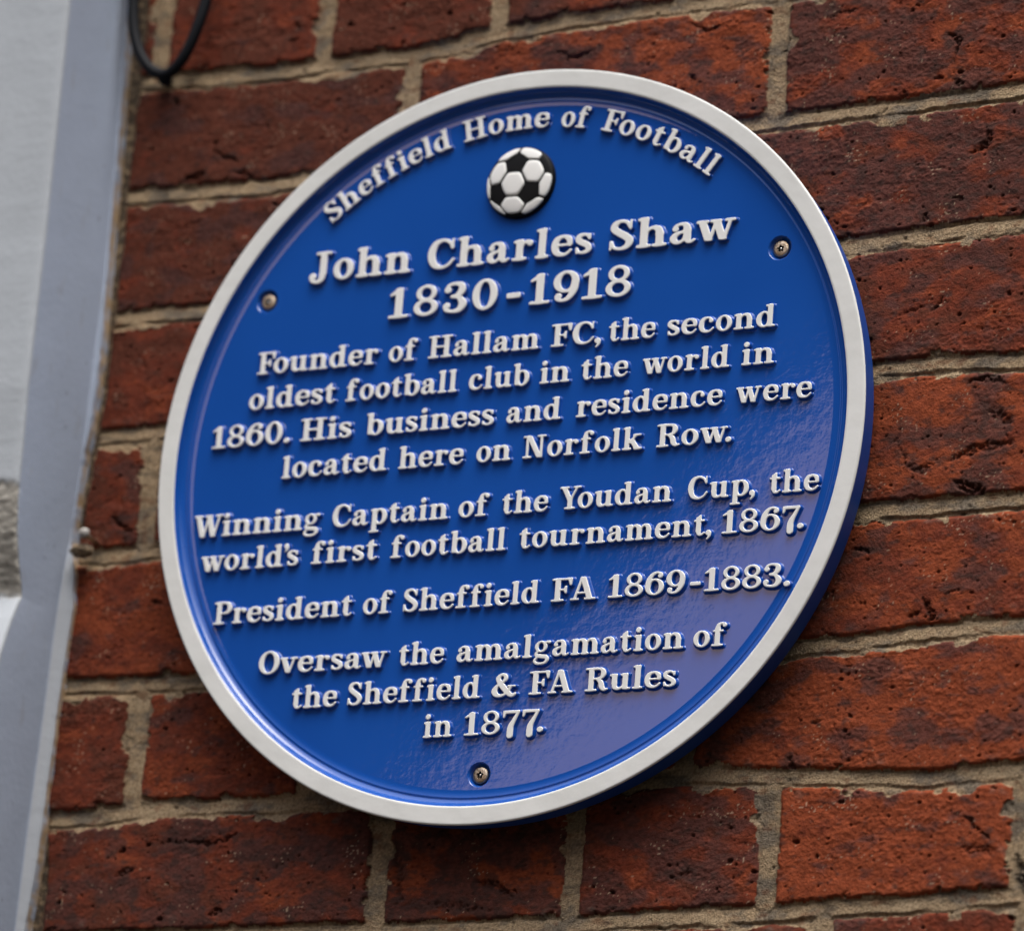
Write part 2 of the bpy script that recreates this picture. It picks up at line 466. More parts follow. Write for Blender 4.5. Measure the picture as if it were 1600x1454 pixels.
    n_c1 = fbm(X / 38, Z / 24, 121, 4); n_c2 = fbm(X / 10, Z / 6, 131, 4); n_c3 = fbm(X / 3.0, Z / 2.0, 141, 3)
    side = sstep(-80, 120, X)        # brick colour turns darker and browner towards the left
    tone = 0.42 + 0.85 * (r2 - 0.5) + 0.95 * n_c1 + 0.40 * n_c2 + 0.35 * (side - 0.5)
    cb_ = mixc(np.broadcast_to(c_rd, X.shape + (3,)), c_or, sstep(0.35, 0.85, tone))
    cb_ = mixc(cb_, c_br, sstep(0.42, 0.05, tone) * 0.8)
    purple = sstep(0.12, 0.42, fbm(X / 30, Z / 17, 151, 4) + 0.25 * n_c2 + 0.8 * dk - 0.03 + 0.45 * (r3 - 0.5))
    cb_ = mixc(cb_, c_pu, purple * 0.80)
    cb_ = cb_ * (1 + 0.55 * n_c3 + 0.25 * n_c2)[..., None]
    soot = sstep(0.22, 0.60, fbm(X / 8, Z / 4.5, 161, 4) + 0.28 * dk + 0.15 * purple + 0.24 * halo)
    cb_ = mixc(cb_, np.array((0.045, 0.026, 0.021)), soot * 0.65)
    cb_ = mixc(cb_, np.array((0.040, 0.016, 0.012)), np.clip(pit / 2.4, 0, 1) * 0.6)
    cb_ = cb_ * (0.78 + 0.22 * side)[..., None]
    specks = sstep(0.80, 0.95, pnoise(X / 1.7, Z / 1.5, 171) + 0.5 * pnoise(X / 19, Z / 14, 172))
    cb_ = mixc(cb_, np.array((0.42, 0.30, 0.20)), specks * 0.7)
    gry = sstep(0.30, 0.6, fbm(X / 15, Z / 9, 175, 3)) * sstep(12, 0, np.abs(sdf))
    cb_ = mixc(cb_, np.array((0.18, 0.15, 0.12)), gry * 0.35)
    c_m = np.array((0.315, 0.225, 0.132)); c_m2 = np.array((0.175, 0.140, 0.100)); c_m3 = np.array((0.36, 0.27, 0.165))
    nm1 = fbm(X / 30, Z / 14, 181, 3); nm2 = fbm(X / 5, Z / 4, 191, 3)
    cm_ = mixc(np.broadcast_to(c_m, X.shape + (3,)), c_m2, sstep(-0.05, 0.45, nm1 + 0.3 * nm2))
    cm_ = mixc(cm_, c_m3, sstep(0.0, 0.5, -nm1 + 0.5 * nm2) * 0.6)
    grain = 1 + 0.75 * fbm(X / 1.5, Z / 1.5, 201, 2)
    cm_ = cm_ * grain[..., None]
    cm_ = mixc(cm_, np.array((0.16, 0.065, 0.03)), sstep(0.18, 0.5, fbm(X / 11, Z / 7, 211, 3)) * 0.55)
    cm_ = mixc(cm_, np.array((0.07, 0.058, 0.046)), sstep(0.15, 0.5, fbm(X / 24, Z / 9, 215, 4)) * 0.65)
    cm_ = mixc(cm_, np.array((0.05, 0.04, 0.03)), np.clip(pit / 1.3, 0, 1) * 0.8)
    cm_ = mixc(cm_, np.array((0.075, 0.055, 0.038)), left * sstep(-0.4, 0.3, nm2 + 0.1))
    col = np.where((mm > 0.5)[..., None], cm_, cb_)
    col = np.clip(col, 0.003, 0.8)
    # ---- meshes
    V = np.stack([X, -H, Z], -1).reshape(-1, 3) * 0.001
    colf = np.concatenate([col, np.ones(X.shape + (1,))], -1).reshape(-1, 4)
    idx = np.arange(nx * nz).reshape(nz, nx)
    quads = np.stack([idx[:-1, :-1], idx[:-1, 1:], idx[1:, 1:], idx[1:, :-1]], -1).reshape(-1, 4)
    fm = (mm[:-1, :-1] + mm[:-1, 1:] + mm[1:, 1:] + mm[1:, :-1]).reshape(-1) > 2.0
    root = empty("brick_wall", (0.9, 0.15, -0.95), "old red brick wall with rough pitted bricks and sandy mortar behind the blue plaque", "brick wall")
    off = np.array(root.location)
    def emit(name, q, m):
        u, inv = np.unique(q.reshape(-1), return_inverse=True)
        me = bpy.data.meshes.new(name)
        me.vertices.add(len(u)); me.vertices.foreach_set("co", f32(V[u] - off).ravel())
        me.loops.add(len(inv)); me.loops.foreach_set("vertex_index", inv.astype(np.int32))
        me.polygons.add(len(q)); me.polygons.foreach_set("loop_start", np.arange(0, len(inv), 4, dtype=np.int32))
        me.polygons.foreach_set("use_smooth", np.ones(len(q), bool))
        at = me.attributes.new("tone", 'FLOAT_COLOR', 'POINT'); at.data.foreach_set("color", f32(colf[u]).ravel())
        me.materials.append(m); me.update(calc_edges=True)
        link(name, me, root)
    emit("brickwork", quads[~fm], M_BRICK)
    emit("mortar", quads[fm], M_MORTAR)
    # the body of the wall behind its face
    x0, x1, z0, z1 = -0.60, 2.1, -0.96, 1.11
    vv = [(x - off[0], y - off[1], z - off[2]) for y in (0.012, 0.22) for x, z in ((x0, z0), (x1, z0), (x1, z1), (x0, z1))]
    ff = [(0, 1, 2, 3), (5, 4, 7, 6), (1, 0, 4, 5), (2, 1, 5, 6), (3, 2, 6, 7), (0, 3, 7, 4)]
    mc, _, _, _ = mat("wall_core_brick", (0.14, 0.05, 0.03), 0.9)
    link("wall_core", mesh("wall_core", vv, ff, [mc], smooth=False), root)
build_wall()

# ------------------------------------------------------------------ white painted pillar on the left
def build_pillar():
    E = np.array([(450, -298), (316.9, -294.7), (261, -292.0), (210, -290.4), (163, -289.4), (120, -288.2), (86, -287.3), (60, -287.8), (41, -288.8), (14, -291.8), (-11, -293.2),
                  (-36, -293.5), (-55, -289.5), (-76, -287.6), (-100, -289.0), (-130, -290.6), (-184, -292.2), (-234, -294.2), (-270, -297.2), (-400, -303)])[::-1]
    Dp = np.array([(450, 60), (292, 60), (142, 58.4), (46, 59.2), (10, 57.6), (-12, 57.4), (-23, 57.2), (-43, 54.2), (-60, 49), (-72, 44), (-79, 42.2), (-84, 44.5), (-94, 49), (-105, 53), (-118, 57), (-140, 59), (-400, 60)])[::-1]
    E0 = np.array([(450, -297.5), (317, -294.9), (210, -291.0), (120, -289.6), (40, -291.2), (-40, -294.6), (-130, -297.5), (-270, -302), (-400, -306)])[::-1]
    Z1 = axis(-0.32, 0.345, 0.0011, -0.95, 1.1) * 1000
    edge0 = np.interp(Z1, E[:, 0], E[:, 1])
    edge_ = edge0 + 0.5 * fbm(Z1 / 14, Z1 * 0 + 0.5, 301, 3) + 0.3 * fbm(Z1 / 7, Z1 * 0 + 0.5, 305, 2)
    dep = np.interp(Z1, Dp[:, 0], Dp[:, 1]) + 0.12 * fbm(Z1 / 9, Z1 * 0 + 3.5, 311, 3)
    ker = np.hanning(61); ker /= ker.sum()
    base_e = np.interp(Z1, E0[:, 0], E0[:, 1]); base_e = np.convolve(np.pad(base_e, 30, 'edge'), ker, 'valid')
    wf = np.maximum(edge0 - base_e, 0.4); wf = np.convolve(np.pad(wf, 30, 'edge'), ker, 'valid')
    # profile: u in steps; bead (unpainted edge), fillet, return face, rounded corner, front face
    rows = []
    nU = [4, 8, 46, 8]
    fr = axis(-0.350, -0.306, 0.0011, -1.25, -0.306)[::-1] * 1000
    fr = fr[fr < -306.5]
    ret_x = -301.0
    pts = []
    kinds = []
    for u in np.linspace(0, 1, nU[0], endpoint=False):
        pts.append(np.stack([edge_ - 0.7 * u, 5 - 9.5 * u + 0 * Z1], -1)); kinds.append(0)
    for u in np.linspace(0, 1, nU[1], endpoint=False):
        pts.append(np.stack([(edge_ - 0.7) * (1 - u) + (base_e - 0.7) * u, -4.5 - wf * 0.55 * u ** 1.6], -1)); kinds.append(1)
    xs = base_e - 0.7; ys = -4.5 - wf * 0.55
    cr = 2.2
    for u in np.linspace(0, 1, nU[2], endpoint=False):
        pts.append(np.stack([xs * (1 - u) + ret_x * u , ys * (1 - u) - (dep - cr) * u], -1)); kinds.append(2)
    for u in np.linspace(0, 1, nU[3], endpoint=False):
        a = u * math.pi / 2
        pts.append(np.stack([ret_x - cr + cr * np.cos(a) + 0 * Z1, -(dep - cr) - cr * np.sin(a)], -1)); kinds.append(3)
    for x in fr:
        t_ = sstep(-306, -345, np.array(x))
        d2 = dep * (1 - t_) + t_ * (dep * 0.35 + 0.65 * np.where(Z1 < -80, 60, 58.5))
        pts.append(np.stack([x + 0 * Z1, -d2], -1)); kinds.append(4)
    A = np.array(pts)                       # (U, nz, 2)
    U, nz = A.shape[0], len(Z1)
    kd = np.array(kinds)[:, None] + 0 * Z1[None, :]
    zz = np.broadcast_to(Z1[None, :], (U, nz))
    arc = np.concatenate([[0], np.cumsum(np.hypot(*(A[1:, nz // 2] - A[:-1, nz // 2]).T))])[:, None] + 0 * zz
    # brush and trowel marks
    br = fbm((arc * 0.75 - 0.66 * zz) / 26, (zz * 0.75 + 0.66 * arc) / 3.6, 321, 3) * sstep(140, 0, np.abs(zz - 40)) * (kd == 2)
    sm = fbm(arc / 22, zz / 30, 331, 3) * 0.5 + fbm(arc / 3.5, zz / 3.5, 335, 3) * 0.16
    bump_ = 0.018 * br + 0.25 * sm * np.where(kd >= 1, 1, 0.5)
    # chipped corner showing the stone
    ragged = 6 * fbm(arc / 10, zz / 9, 341, 3)
    stone = sstep(-1.0, 1.0, np.where(kd >= 3, 1, 0) * np.minimum(np.minimum((-14 - zz + ragged) / 2.5, (zz + 80 + 0.5 * ragged) / 2.5), 3) - 0.2 + np.where(kd >= 3, 0, -3))
    stone = stone * sstep(-375, -352, A[:, :, 0] + ragged)
    bump_ = bump_ - stone * (1.0 + 0.5 * fbm(arc / 5, zz / 4, 351, 3) * 2)
    nrm_x = np.where(kd <= 2, 1.0, np.where(kd == 3, 0.7, 0.0)); nrm_y = np.where(kd <= 2, -0.1, np.where(kd == 3, -0.7, -1.0))
    V = np.stack([A[:, :, 0] + nrm_x * bump_, A[:, :, 1] + nrm_y * bump_, zz], -1).reshape(-1, 3) * 0.001
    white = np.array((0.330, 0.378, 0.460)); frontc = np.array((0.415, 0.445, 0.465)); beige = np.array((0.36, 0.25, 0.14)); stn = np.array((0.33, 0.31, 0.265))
    c = np.where((kd >= 3)[..., None], frontc, white)  # one paint, but side face darker and bluer: shade put into its colour
    c = c * (1 + 0.05 * fbm(arc / 30, zz / 40, 361, 3) + 0.035 * br)[..., None]
    fil = sstep(-20, -60, zz) * (kd == 1) * 0.75
    c = c * (1 - fil[..., None]) + np.array((0.42, 0.43, 0.43)) * fil[..., None]  # lower fillet lightened: light on its forward face put into the colour
    dirt = sstep(0.25, 0.6, fbm(arc / 7, zz / 26, 371, 4)) * np.where(kd == 2, 0.25, 0.1)
    c = c * (1 - dirt[..., None]) + np.array((0.25, 0.24, 0.22)) * dirt[..., None]
    scuff = sstep(0.52, 0.72, fbm((arc - 0.2 * zz) / 2.2, (zz) / 9, 381, 3)) * (kd <= 2) * (kd >= 1)
    c = c * (1 - 0.8 * scuff[..., None]) + np.array((0.11, 0.10, 0.09)) * 0.8 * scuff[..., None]
    bd = (kd == 0) * sstep(0.45, -0.2, fbm(arc / 4, zz / 12, 391, 3))
    c = c * (1 - bd[..., None]) + beige * bd[..., None]
    stc = stn * (1 + 0.7 * fbm(arc / 4, zz / 3, 401, 4))[..., None]
    c = c * (1 - stone[..., None]) + stc * stone[..., None]
    colf = np.concatenate([np.clip(c, 0.01, 0.9), np.ones(c.shape[:2] + (1,))], -1).reshape(-1, 4)
    idx = np.arange(U * nz).reshape(U, nz)
    q = np.stack([idx[:-1, :-1], idx[:-1, 1:], idx[1:, 1:], idx[1:, :-1]], -1).reshape(-1, 4)
    root = empty("white_pillar", (-0.6, 0.0, -0.95), "white painted masonry pillar standing proud of the brick wall, its corner chipped to bare stone", "pillar")
    off = np.array(root.location)
    def emit(name, sel):
        qq = q[sel]
        u, inv = np.unique(qq.reshape(-1), return_inverse=True)
        me = bpy.data.meshes.new(name)
        me.from_pydata((V[u] - off).tolist(), [], inv.reshape(-1, 4).tolist())
        me.polygons.foreach_set("use_smooth", [True] * len(me.polygons))
        at = me.attributes.new("tone", 'FLOAT_COLOR', 'POINT'); at.data.foreach_set("color", colf[u].astype(np.float32).ravel())
        me.materials.append(M_RENDER); me.update()
        return link(name, me, root)
    kq = kd[:-1, :-1].reshape(-1)
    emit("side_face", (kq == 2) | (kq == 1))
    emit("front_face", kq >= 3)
    emit("edge_bead", kq == 0)
build_pillar()

# ------------------------------------------------------------------ lettering: a bold slab face drawn from strokes
GX, GY = np.meshgrid(np.arange(-0.22, 1.62, 0.0125), np.arange(-0.46, 1.22, 0.0125))
SW = 0.108                      # half stem
TK = 0.092                      # serif thickness

def g_bar(x0, y0, x1, y1):
    cx, cy, hx, hy = (x0 + x1) / 2, (y0 + y1) / 2, abs(x1 - x0) / 2, abs(y1 - y0) / 2
    dx, dy = np.abs(GX - cx) - hx, np.abs(GY - cy) - hy
    return np.minimum(np.maximum(dx, dy), 0) + np.hypot(np.maximum(dx, 0), np.maximum(dy, 0))
def g_disc(x, y, r):
    return np.hypot(GX - x, GY - y) - r
def g_ell(x, y, rx, ry):
    px, py = (GX - x), (GY - y)
    k0 = np.hypot(px / rx, py / ry); k1 = np.hypot(px / rx ** 2, py / ry ** 2) + 1e-9
    return k0 * (k0 - 1) / k1
def g_ring(x, y, rx, ry, ix, iy, sx=0.0):
    return np.maximum(g_ell(x, y, rx, ry), -g_ell(x + sx, y, ix, iy))
def g_poly(P):
    d = np.full(GX.shape, 1e9); s = np.ones(GX.shape)
    n = len(P)
    for i in range(n):
        a, b_ = P[i], P[(i + 1) % n]
        ex, ey = b_[0] - a[0], b_[1] - a[1]
        wx, wy = GX - a[0], GY - a[1]
        t_ = np.clip((wx * ex + wy * ey) / (ex * ex + ey * ey + 1e-12), 0, 1)
        d = np.minimum(d, (wx - ex * t_) ** 2 + (wy - ey * t_) ** 2)
        c1 = (GY >= a[1]) & (GY < b_[1]) & (ex * wy > ey * wx)
        c2 = (GY < a[1]) & (GY >= b_[1]) & (ex * wy < ey * wx)
        s = np.where(c1 | c2, -s, s)
    return s * np.sqrt(d)
def g_diag(x0, y0, x1, y1, w):
    return g_poly([(x0 - w, y0), (x0 + w, y0), (x1 + w, y1), (x1 - w, y1)])
def g_str(pts, rad):
    q = catmull([(p[0], p[1], r) for p, r in zip(pts, rad)], 8)
    d = np.full(GX.shape, 1e9)
    for a, b_ in zip(q[:-1], q[1:]):
        ex, ey = b_[0] - a[0], b_[1] - a[1]
        t_ = np.clip(((GX - a[0]) * ex + (GY - a[1]) * ey) / (ex * ex + ey * ey + 1e-12), 0, 1)
        d = np.minimum(d, np.hypot(GX - a[0] - ex * t_, GY - a[1] - ey * t_) - (a[2] + (b_[2] - a[2]) * t_))
    return d
def U(*ds, k=0.045):
    o = ds[0]
    for d in ds[1:]:
        h = np.clip(0.5 + 0.5 * (d - o) / k, 0, 1)
        o = d * (1 - h) + o * h - k * h * (1 - h)
    return o
def stem(x, y0, y1, w=SW):
    return g_bar(x - w, y0, x + w, y1)
def foot(x, w=0.42, y=0.0):
    return g_bar(x - w / 2, y, x + w / 2, y + TK)
def flag(x, y, w=0.2):
    return g_poly([(x - w, y - TK), (x - w, y - 0.02), (x - 0.02, y), (x + SW, y), (x + SW, y - 0.13), (x - 0.05, y - 0.13)])
XH = 0.69
def arch(x0, x1, r=SW):
    m = (x0 + x1) / 2
    return U(g_str([(x0 + 0.05, 0.46), (x0 + 0.12, 0.575), (m + 0.02, 0.640), (x1 - 0.055, 0.585), (x1, 0.44)], [0.045, 0.05, 0.058, 0.092, r]), stem(x1, 0, 0.44, r))

def glyph(c):
    """distance field and advance box (left, right) of one character; cap height 1"""
    if c == 'i':
        return U(stem(.22, 0, XH), foot(.22), flag(.22, XH), k=.05), g_disc(.20, .905, .118)
    if c == 'l':
        return U(stem(.22, 0, 1.0), foot(.22), flag(.22, 1.0), k=.05)
    if c == 'n':
        return U(stem(.22, 0, XH), foot(.22), flag(.22, XH), arch(.22, .68), foot(.68))
    if c == 'h':
        return U(stem(.22, 0, 1.0), foot(.22), flag(.22, 1.0), arch(.22, .68), foot(.68))
    if c == 'm':
        return U(stem(.22, 0, XH), foot(.22, .40), flag(.22, XH), arch(.22, .64), foot(.64, .36), arch(.64, 1.06), foot(1.06, .40))
    if c == 'u':
        return U(stem(.22, .25, XH), flag(.22, XH), g_str([(.22, .28), (.25, .12), (.38, .05), (.52, .09), (.62, .2)], [SW, .1, .062, .05, .045]),
                 stem(.66, 0, XH), flag(.66, XH), g_bar(.66, 0, .88, TK))
    if c == 'r':
        return U(stem(.22, 0, XH), foot(.22, .46), flag(.22, XH), g_str([(.27, .44), (.36, .585), (.49, .615), (.55, .565)], [.045, .05, .06, .095]))
    if c == 'e':
        return U(g_str([(.60, .39), (.555, .57), (.375, .655), (.18, .57), (.115, .345), (.18, .125), (.38, .04), (.53, .085), (.63, .19)], [.075, .085, .05, .09, .112, .092, .055, .047, .038]),
                 g_bar(.14, .335, .64, .41), k=.03)
    if c == 'o':
        return g_ring(.355, .345, .345, .362, .142, .268)
    if c == 'a':
        return U(g_disc(.165, .50, .088), g_str([(.15, .53), (.20, .61), (.345, .652), (.47, .6), (.51, .46)], [.06, .05, .05, .082, SW]), stem(.51, .16, .47),
                 g_str([(.51, .17), (.555, .06), (.65, .045), (.72, .10)], [SW, .066, .045, .04]),
                 g_str([(.45, .405), (.30, .365), (.16, .29), (.12, .175), (.19, .065), (.32, .055), (.46, .165)], [.045, .05, .08, .1, .07, .05, .045]), k=.03)
    if c == 's':
        return U(g_str([(.49, .53), (.43, .625), (.30, .65), (.165, .595), (.145, .47), (.30, .365), (.46, .265), (.475, .13), (.33, .043), (.17, .075), (.11, .17)],
                       [.045, .045, .048, .082, .09, .095, .09, .085, .048, .045, .042]),
                 g_poly([(.46, .47), (.53, .47), (.535, .68), (.475, .68)]), g_poly([(.075, .01), (.135, .01), (.145, .23), (.07, .23)]), k=.03)
    if c == 't':
        return U(stem(.25, .17, .78), g_poly([(.142, .62), (.142, .78), (.358, .93), (.358, .62)]), g_bar(.03, XH - TK, .52, XH),
                 g_str([(.25, .2), (.285, .07), (.40, .042), (.51, .12)], [SW, .075, .048, .04]))
    if c == 'f':
        return U(stem(.25, 0, .78), foot(.25, .48), g_bar(.04, XH - TK, .50, XH), g_str([(.25, .74), (.29, .90), (.41, .965), (.53, .94)], [SW, .08, .05, .05]), g_disc(.535, .885, .092), k=.035)
    if c == 'd':
        return U(g_ring(.345, .345, .335, .362, .135, .268, .02), stem(.60, 0, 1.0), flag(.60, 1.0), g_bar(.60, 0, .83, TK), k=.03)
    if c == 'b':
        return U(g_ring(.475, .345, .335, .362, .135, .268, -.02), stem(.22, .03, 1.0), flag(.22, 1.0), k=.03)
    if c == 'p':
        return U(g_ring(.475, .345, .335, .362, .135, .268, -.02), stem(.22, -.34, XH), flag(.22, XH), foot(.22, .46, -.36), k=.03)
    if c == 'g':
        return U(g_ring(.325, .455, .275, .25, .115, .165), g_str([(.47, .57), (.57, .65), (.68, .635)], [.045, .045, .07]),
                 g_str([(.2, .25), (.115, .17), (.16, .075), (.36, .035), (.56, .0), (.62, -.12), (.52, -.24), (.33, -.28), (.13, -.24), (.07, -.13), (.17, .0)],
                       [.045, .058, .075, .085, .085, .08, .055, .05, .058, .058, .05]), k=.03)
    if c == 'c':
        return U(g_disc(.525, .515, .095), g_str([(.54, .54), (.48, .625), (.36, .652), (.18, .57), (.115, .345), (.18, .125), (.38, .04), (.53, .085), (.63, .19)], [.06, .05, .05, .09, .112, .092, .055, .047, .038]), k=.03)
    if c == 'k':
        return U(stem(.22, 0, 1.0), foot(.22), flag(.22, 1.0), g_diag(.30, .27, .64, .66, .075), g_diag(.72, .0, .40, .47, .13), g_bar(.48, XH - TK, .86, XH), g_bar(.53, 0, .92, TK))
    if c == 'v':
        return U(g_diag(.40, 0, .17, .65, .115), g_diag(.42, 0, .635, .65, .052), g_bar(0, XH - TK, .36, XH), g_bar(.47, XH - TK, .80, XH), k=.03)
    if c == 'w':
        return U(g_diag(.38, 0, .17, .65, .112), g_diag(.40, 0, .585, .65, .05), g_diag(.79, 0, .58, .65, .112), g_diag(.81, 0, .985, .65, .05),
                 g_bar(0, XH - TK, .36, XH), g_bar(.40, XH - TK, .73, XH), g_bar(.83, XH - TK, 1.13, XH), k=.03)
    if c == 'H':
        return U(stem(.25, 0, 1), stem(.83, 0, 1), foot(.25, .5), foot(.83, .5), foot(.25, .5, 1 - TK), foot(.83, .5, 1 - TK), g_bar(.25, .455, .83, .545))
    if c == 'F':
        return U(stem(.25, 0, 1), foot(.25, .52), g_bar(0, 1 - TK, .80, 1), g_poly([(.73, .66), (.80, .66), (.83, 1), (.62, 1), (.66, .9)]),
                 g_bar(.25, .46, .58, .54), g_poly([(.555, .32), (.615, .32), (.615, .68), (.555, .68), (.50, .54), (.50, .46)]))
    if c == 'P':
        return U(stem(.25, 0, 1), foot(.25, .52), g_bar(0, 1 - TK, .5, 1), g_str([(.3, .953), (.5, .953), (.68, .90), (.755, .725), (.68, .55), (.5, .495), (.3, .495)], [.046, .046, .078, .112, .078, .046, .046]))
    if c == 'R':
        return U(stem(.25, 0, 1), foot(.25, .50), g_bar(0, 1 - TK, .5, 1), g_str([(.3, .953), (.5, .953), (.68, .91), (.745, .745), (.67, .58), (.5, .525), (.3, .525)], [.046, .046, .075, .108, .075, .046, .046]),
                 g_str([(.52, .50), (.65, .36), (.70, .17), (.79, .055), (.92, .07)], [.06, .1, .108, .07, .042]))
    if c == 'J':
        return U(stem(.47, .24, 1), g_bar(.20, 1 - TK, .74, 1), g_str([(.47, .26), (.42, .06), (.27, -.02), (.12, .03), (.075, .14)], [SW, .092, .055, .055, .06]), g_disc(.125, .17, .115), k=.03)
    if c == 'C':
        return U(g_str([(.80, .70), (.70, .88), (.48, .962), (.23, .84), (.125, .5), (.23, .16), (.48, .038), (.70, .11), (.85, .29)], [.042, .052, .052, .1, .122, .1, .055, .048, .042]),
                 g_poly([(.77, .64), (.835, .64), (.845, 1.0), (.785, 1.0)]), k=.03)
    if c == 'S':
        return U(g_str([(.61, .76), (.52, .915), (.36, .963), (.19, .885), (.155, .72), (.30, .58), (.50, .44), (.62, .30), (.56, .12), (.36, .037), (.17, .10), (.095, .28)],
                       [.044, .047, .05, .088, .1, .105, .108, .108, .088, .05, .047, .044]),
                 g_poly([(.60, .66), (.66, .66), (.67, 1.0), (.61, 1.0)]), g_poly([(.04, .0), (.10, .0), (.11, .33), (.05, .33)]), k=.03)
    if c == 'W':
        return U(g_diag(.45, 0, .20, .96, .12), g_diag(.47, 0, .70, .96, .052), g_diag(.94, 0, .70, .96, .12), g_diag(.96, 0, 1.20, .96, .052),
                 g_bar(0, 1 - TK, .42, 1), g_bar(.50, 1 - TK, .86, 1), g_bar(1.02, 1 - TK, 1.38, 1), k=.03)
    if c == 'O':
        return g_ring(.47, .5, .465, .52, .235, .425)
    if c == 'N':
        return U(stem(.21, 0, 1, .055), stem(.86, 0, 1, .055), g_diag(.80, 0, .27, .99, .125), foot(.21, .42), g_bar(0, 1 - TK, .3, 1), foot(.86, .42, 1 - TK), k=.035)
    if c == 'Y':
        return U(stem(.49, 0, .48), foot(.49, .5), g_diag(.49, .40, .20, .96, .118), g_diag(.52, .42, .80, .96, .055), g_bar(0, 1 - TK, .43, 1), g_bar(.62, 1 - TK, .98, 1))
    if c == 'A':
        return U(g_diag(.17, .03, .45, 1, .055), g_diag(.79, .03, .48, 1, .118), g_bar(.25, .27, .7, .35), g_bar(0, 0, .36, TK), g_bar(.56, 0, 1.02, TK), k=.035)
    if c == '&':
        return U(g_str([(.95, .11), (.86, .045), (.72, .09), (.50, .34), (.30, .62), (.235, .80), (.36, .945), (.51, .90), (.535, .76), (.42, .63), (.20, .46), (.105, .25), (.20, .08), (.40, .04), (.62, .18), (.76, .42)],
                       [.05, .075, .1, .115, .105, .092, .06, .075, .082, .06, .07, .115, .095, .06, .055, .05]), g_bar(.60, .40, .96, .475), k=.025)
    if c == '1':
        return U(stem(.34, 0, .99, .105), foot(.34, .58), g_poly([(.06, .73), (.06, .81), (.30, 1.0), (.44, 1.0), (.36, .84)]), k=.04)
    if c == '0':
        return g_ring(.37, .5, .365, .52, .165, .42)
    if c == '3':
        return U(g_disc(.145, .76, .1), g_str([(.11, .79), (.19, .925), (.36, .963), (.545, .89), (.545, .69), (.42, .565), (.28, .535)], [.06, .055, .05, .085, .1, .065, .046]),
                 g_str([(.28, .535), (.47, .495), (.605, .29), (.52, .09), (.33, .037), (.14, .09), (.09, .21)], [.046, .062, .112, .085, .05, .055, .06]), g_disc(.135, .235, .1), k=.03)
    if c == '8':
        return U(g_ring(.37, .745, .30, .275, .155, .175), g_ring(.37, .265, .355, .285, .185, .18), k=.03)
    if c in '96':
        a = U(g_ring(.37, .655, .365, .365, .165, .27), g_str([(.635, .64), (.60, .36), (.47, .12), (.30, .038), (.15, .085), (.125, .15)], [.1, .1, .075, .05, .055, .06]), g_disc(.165, .185, .098), k=.03)
        if c == '9':
            return a
        return a
    if c == '7':
        return U(g_bar(.05, .85, .66, .985), g_poly([(.045, .66), (.105, .66), (.18, .88), (.05, 1.0)]), g_str([(.645, .93), (.50, .60), (.38, .33), (.355, .10), (.355, -.1)], [.055, .075, .105, .122, .12]), k=.03)
    if c == '.':
        return g_disc(.13, .105, .122)
    if c == ',':
        return U(g_disc(.14, .105, .122), g_str([(.18, .08), (.19, -.04), (.09, -.18)], [.085, .06, .035]), k=.03)
    if c == "'":
        return U(g_disc(.14, .90, .112), g_str([(.18, .88), (.185, .77), (.09, .65)], [.075, .055, .03]), k=.03)
    if c == '-':
        return g_bar(.03, .285, .43, .455)
    raise KeyError(c)

def contours(F):
    """marching squares, closed loops with the solid on the left"""
    seg = {}
    ny, nx = F.shape
    ins = F < 0
    code = ins[:-1, :-1] * 1 + ins[:-1, 1:] * 2 + ins[1:, 1:] * 4 + ins[1:, :-1] * 8
    def pt(e):
        (i, j, d) = e
        if d == 0:
            a, b_ = F[j, i], F[j, i + 1]; t_ = a / (a - b_)
            return (GX[0, i] + t_ * (GX[0, i + 1] - GX[0, i]), GY[j, 0])
        a, b_ = F[j, i], F[j + 1, i]; t_ = a / (a - b_)
        return (GX[0, i], GY[j, 0] + t_ * (GY[j + 1, 0] - GY[j, 0]))
    T = {1: [('L', 'B')], 2: [('B', 'R')], 3: [('L', 'R')], 4: [('R', 'T')], 5: [('L', 'T'), ('R', 'B')], 6: [('B', 'T')], 7: [('L', 'T')],
         8: [('T', 'L')], 9: [('T', 'B')], 10: [('T', 'R'), ('B', 'L')], 11: [('T', 'R')], 12: [('R', 'L')], 13: [('R', 'B')], 14: [('B', 'L')]}
    for j, i in np.argwhere((code > 0) & (code < 15)):
        E_ = {'B': (i, j, 0), 'T': (i, j + 1, 0), 'L': (i, j, 1), 'R': (i + 1, j, 1)}
        for a, b_ in T[int(code[j, i])]:
            seg[E_[a]] = E_[b_]
    loops = []
    while seg:
        s0 = next(iter(seg)); e = s0; lp = []
        while e in seg:
            n_ = seg.pop(e); lp.append(pt(e)); e = n_
        if len(lp) > 8:
            loops.append(np.array(lp[::-1]))
    return loops

def resample(lp, step):
    for _ in range(2):
        lp = 0.25 * np.roll(lp, 1, 0) + 0.5 * lp + 0.25 * np.roll(lp, -1, 0)
    q = np.vstack([lp, lp[:1]])
    L = np.concatenate([[0], np.cumsum(np.hypot(*np.diff(q, axis=0).T))])
    n = max(12, int(L[-1] / step))
    s = np.arange(n) / n * L[-1]
    return np.stack([np.interp(s, L, q[:, 0]), np.interp(s, L, q[:, 1])], -1)

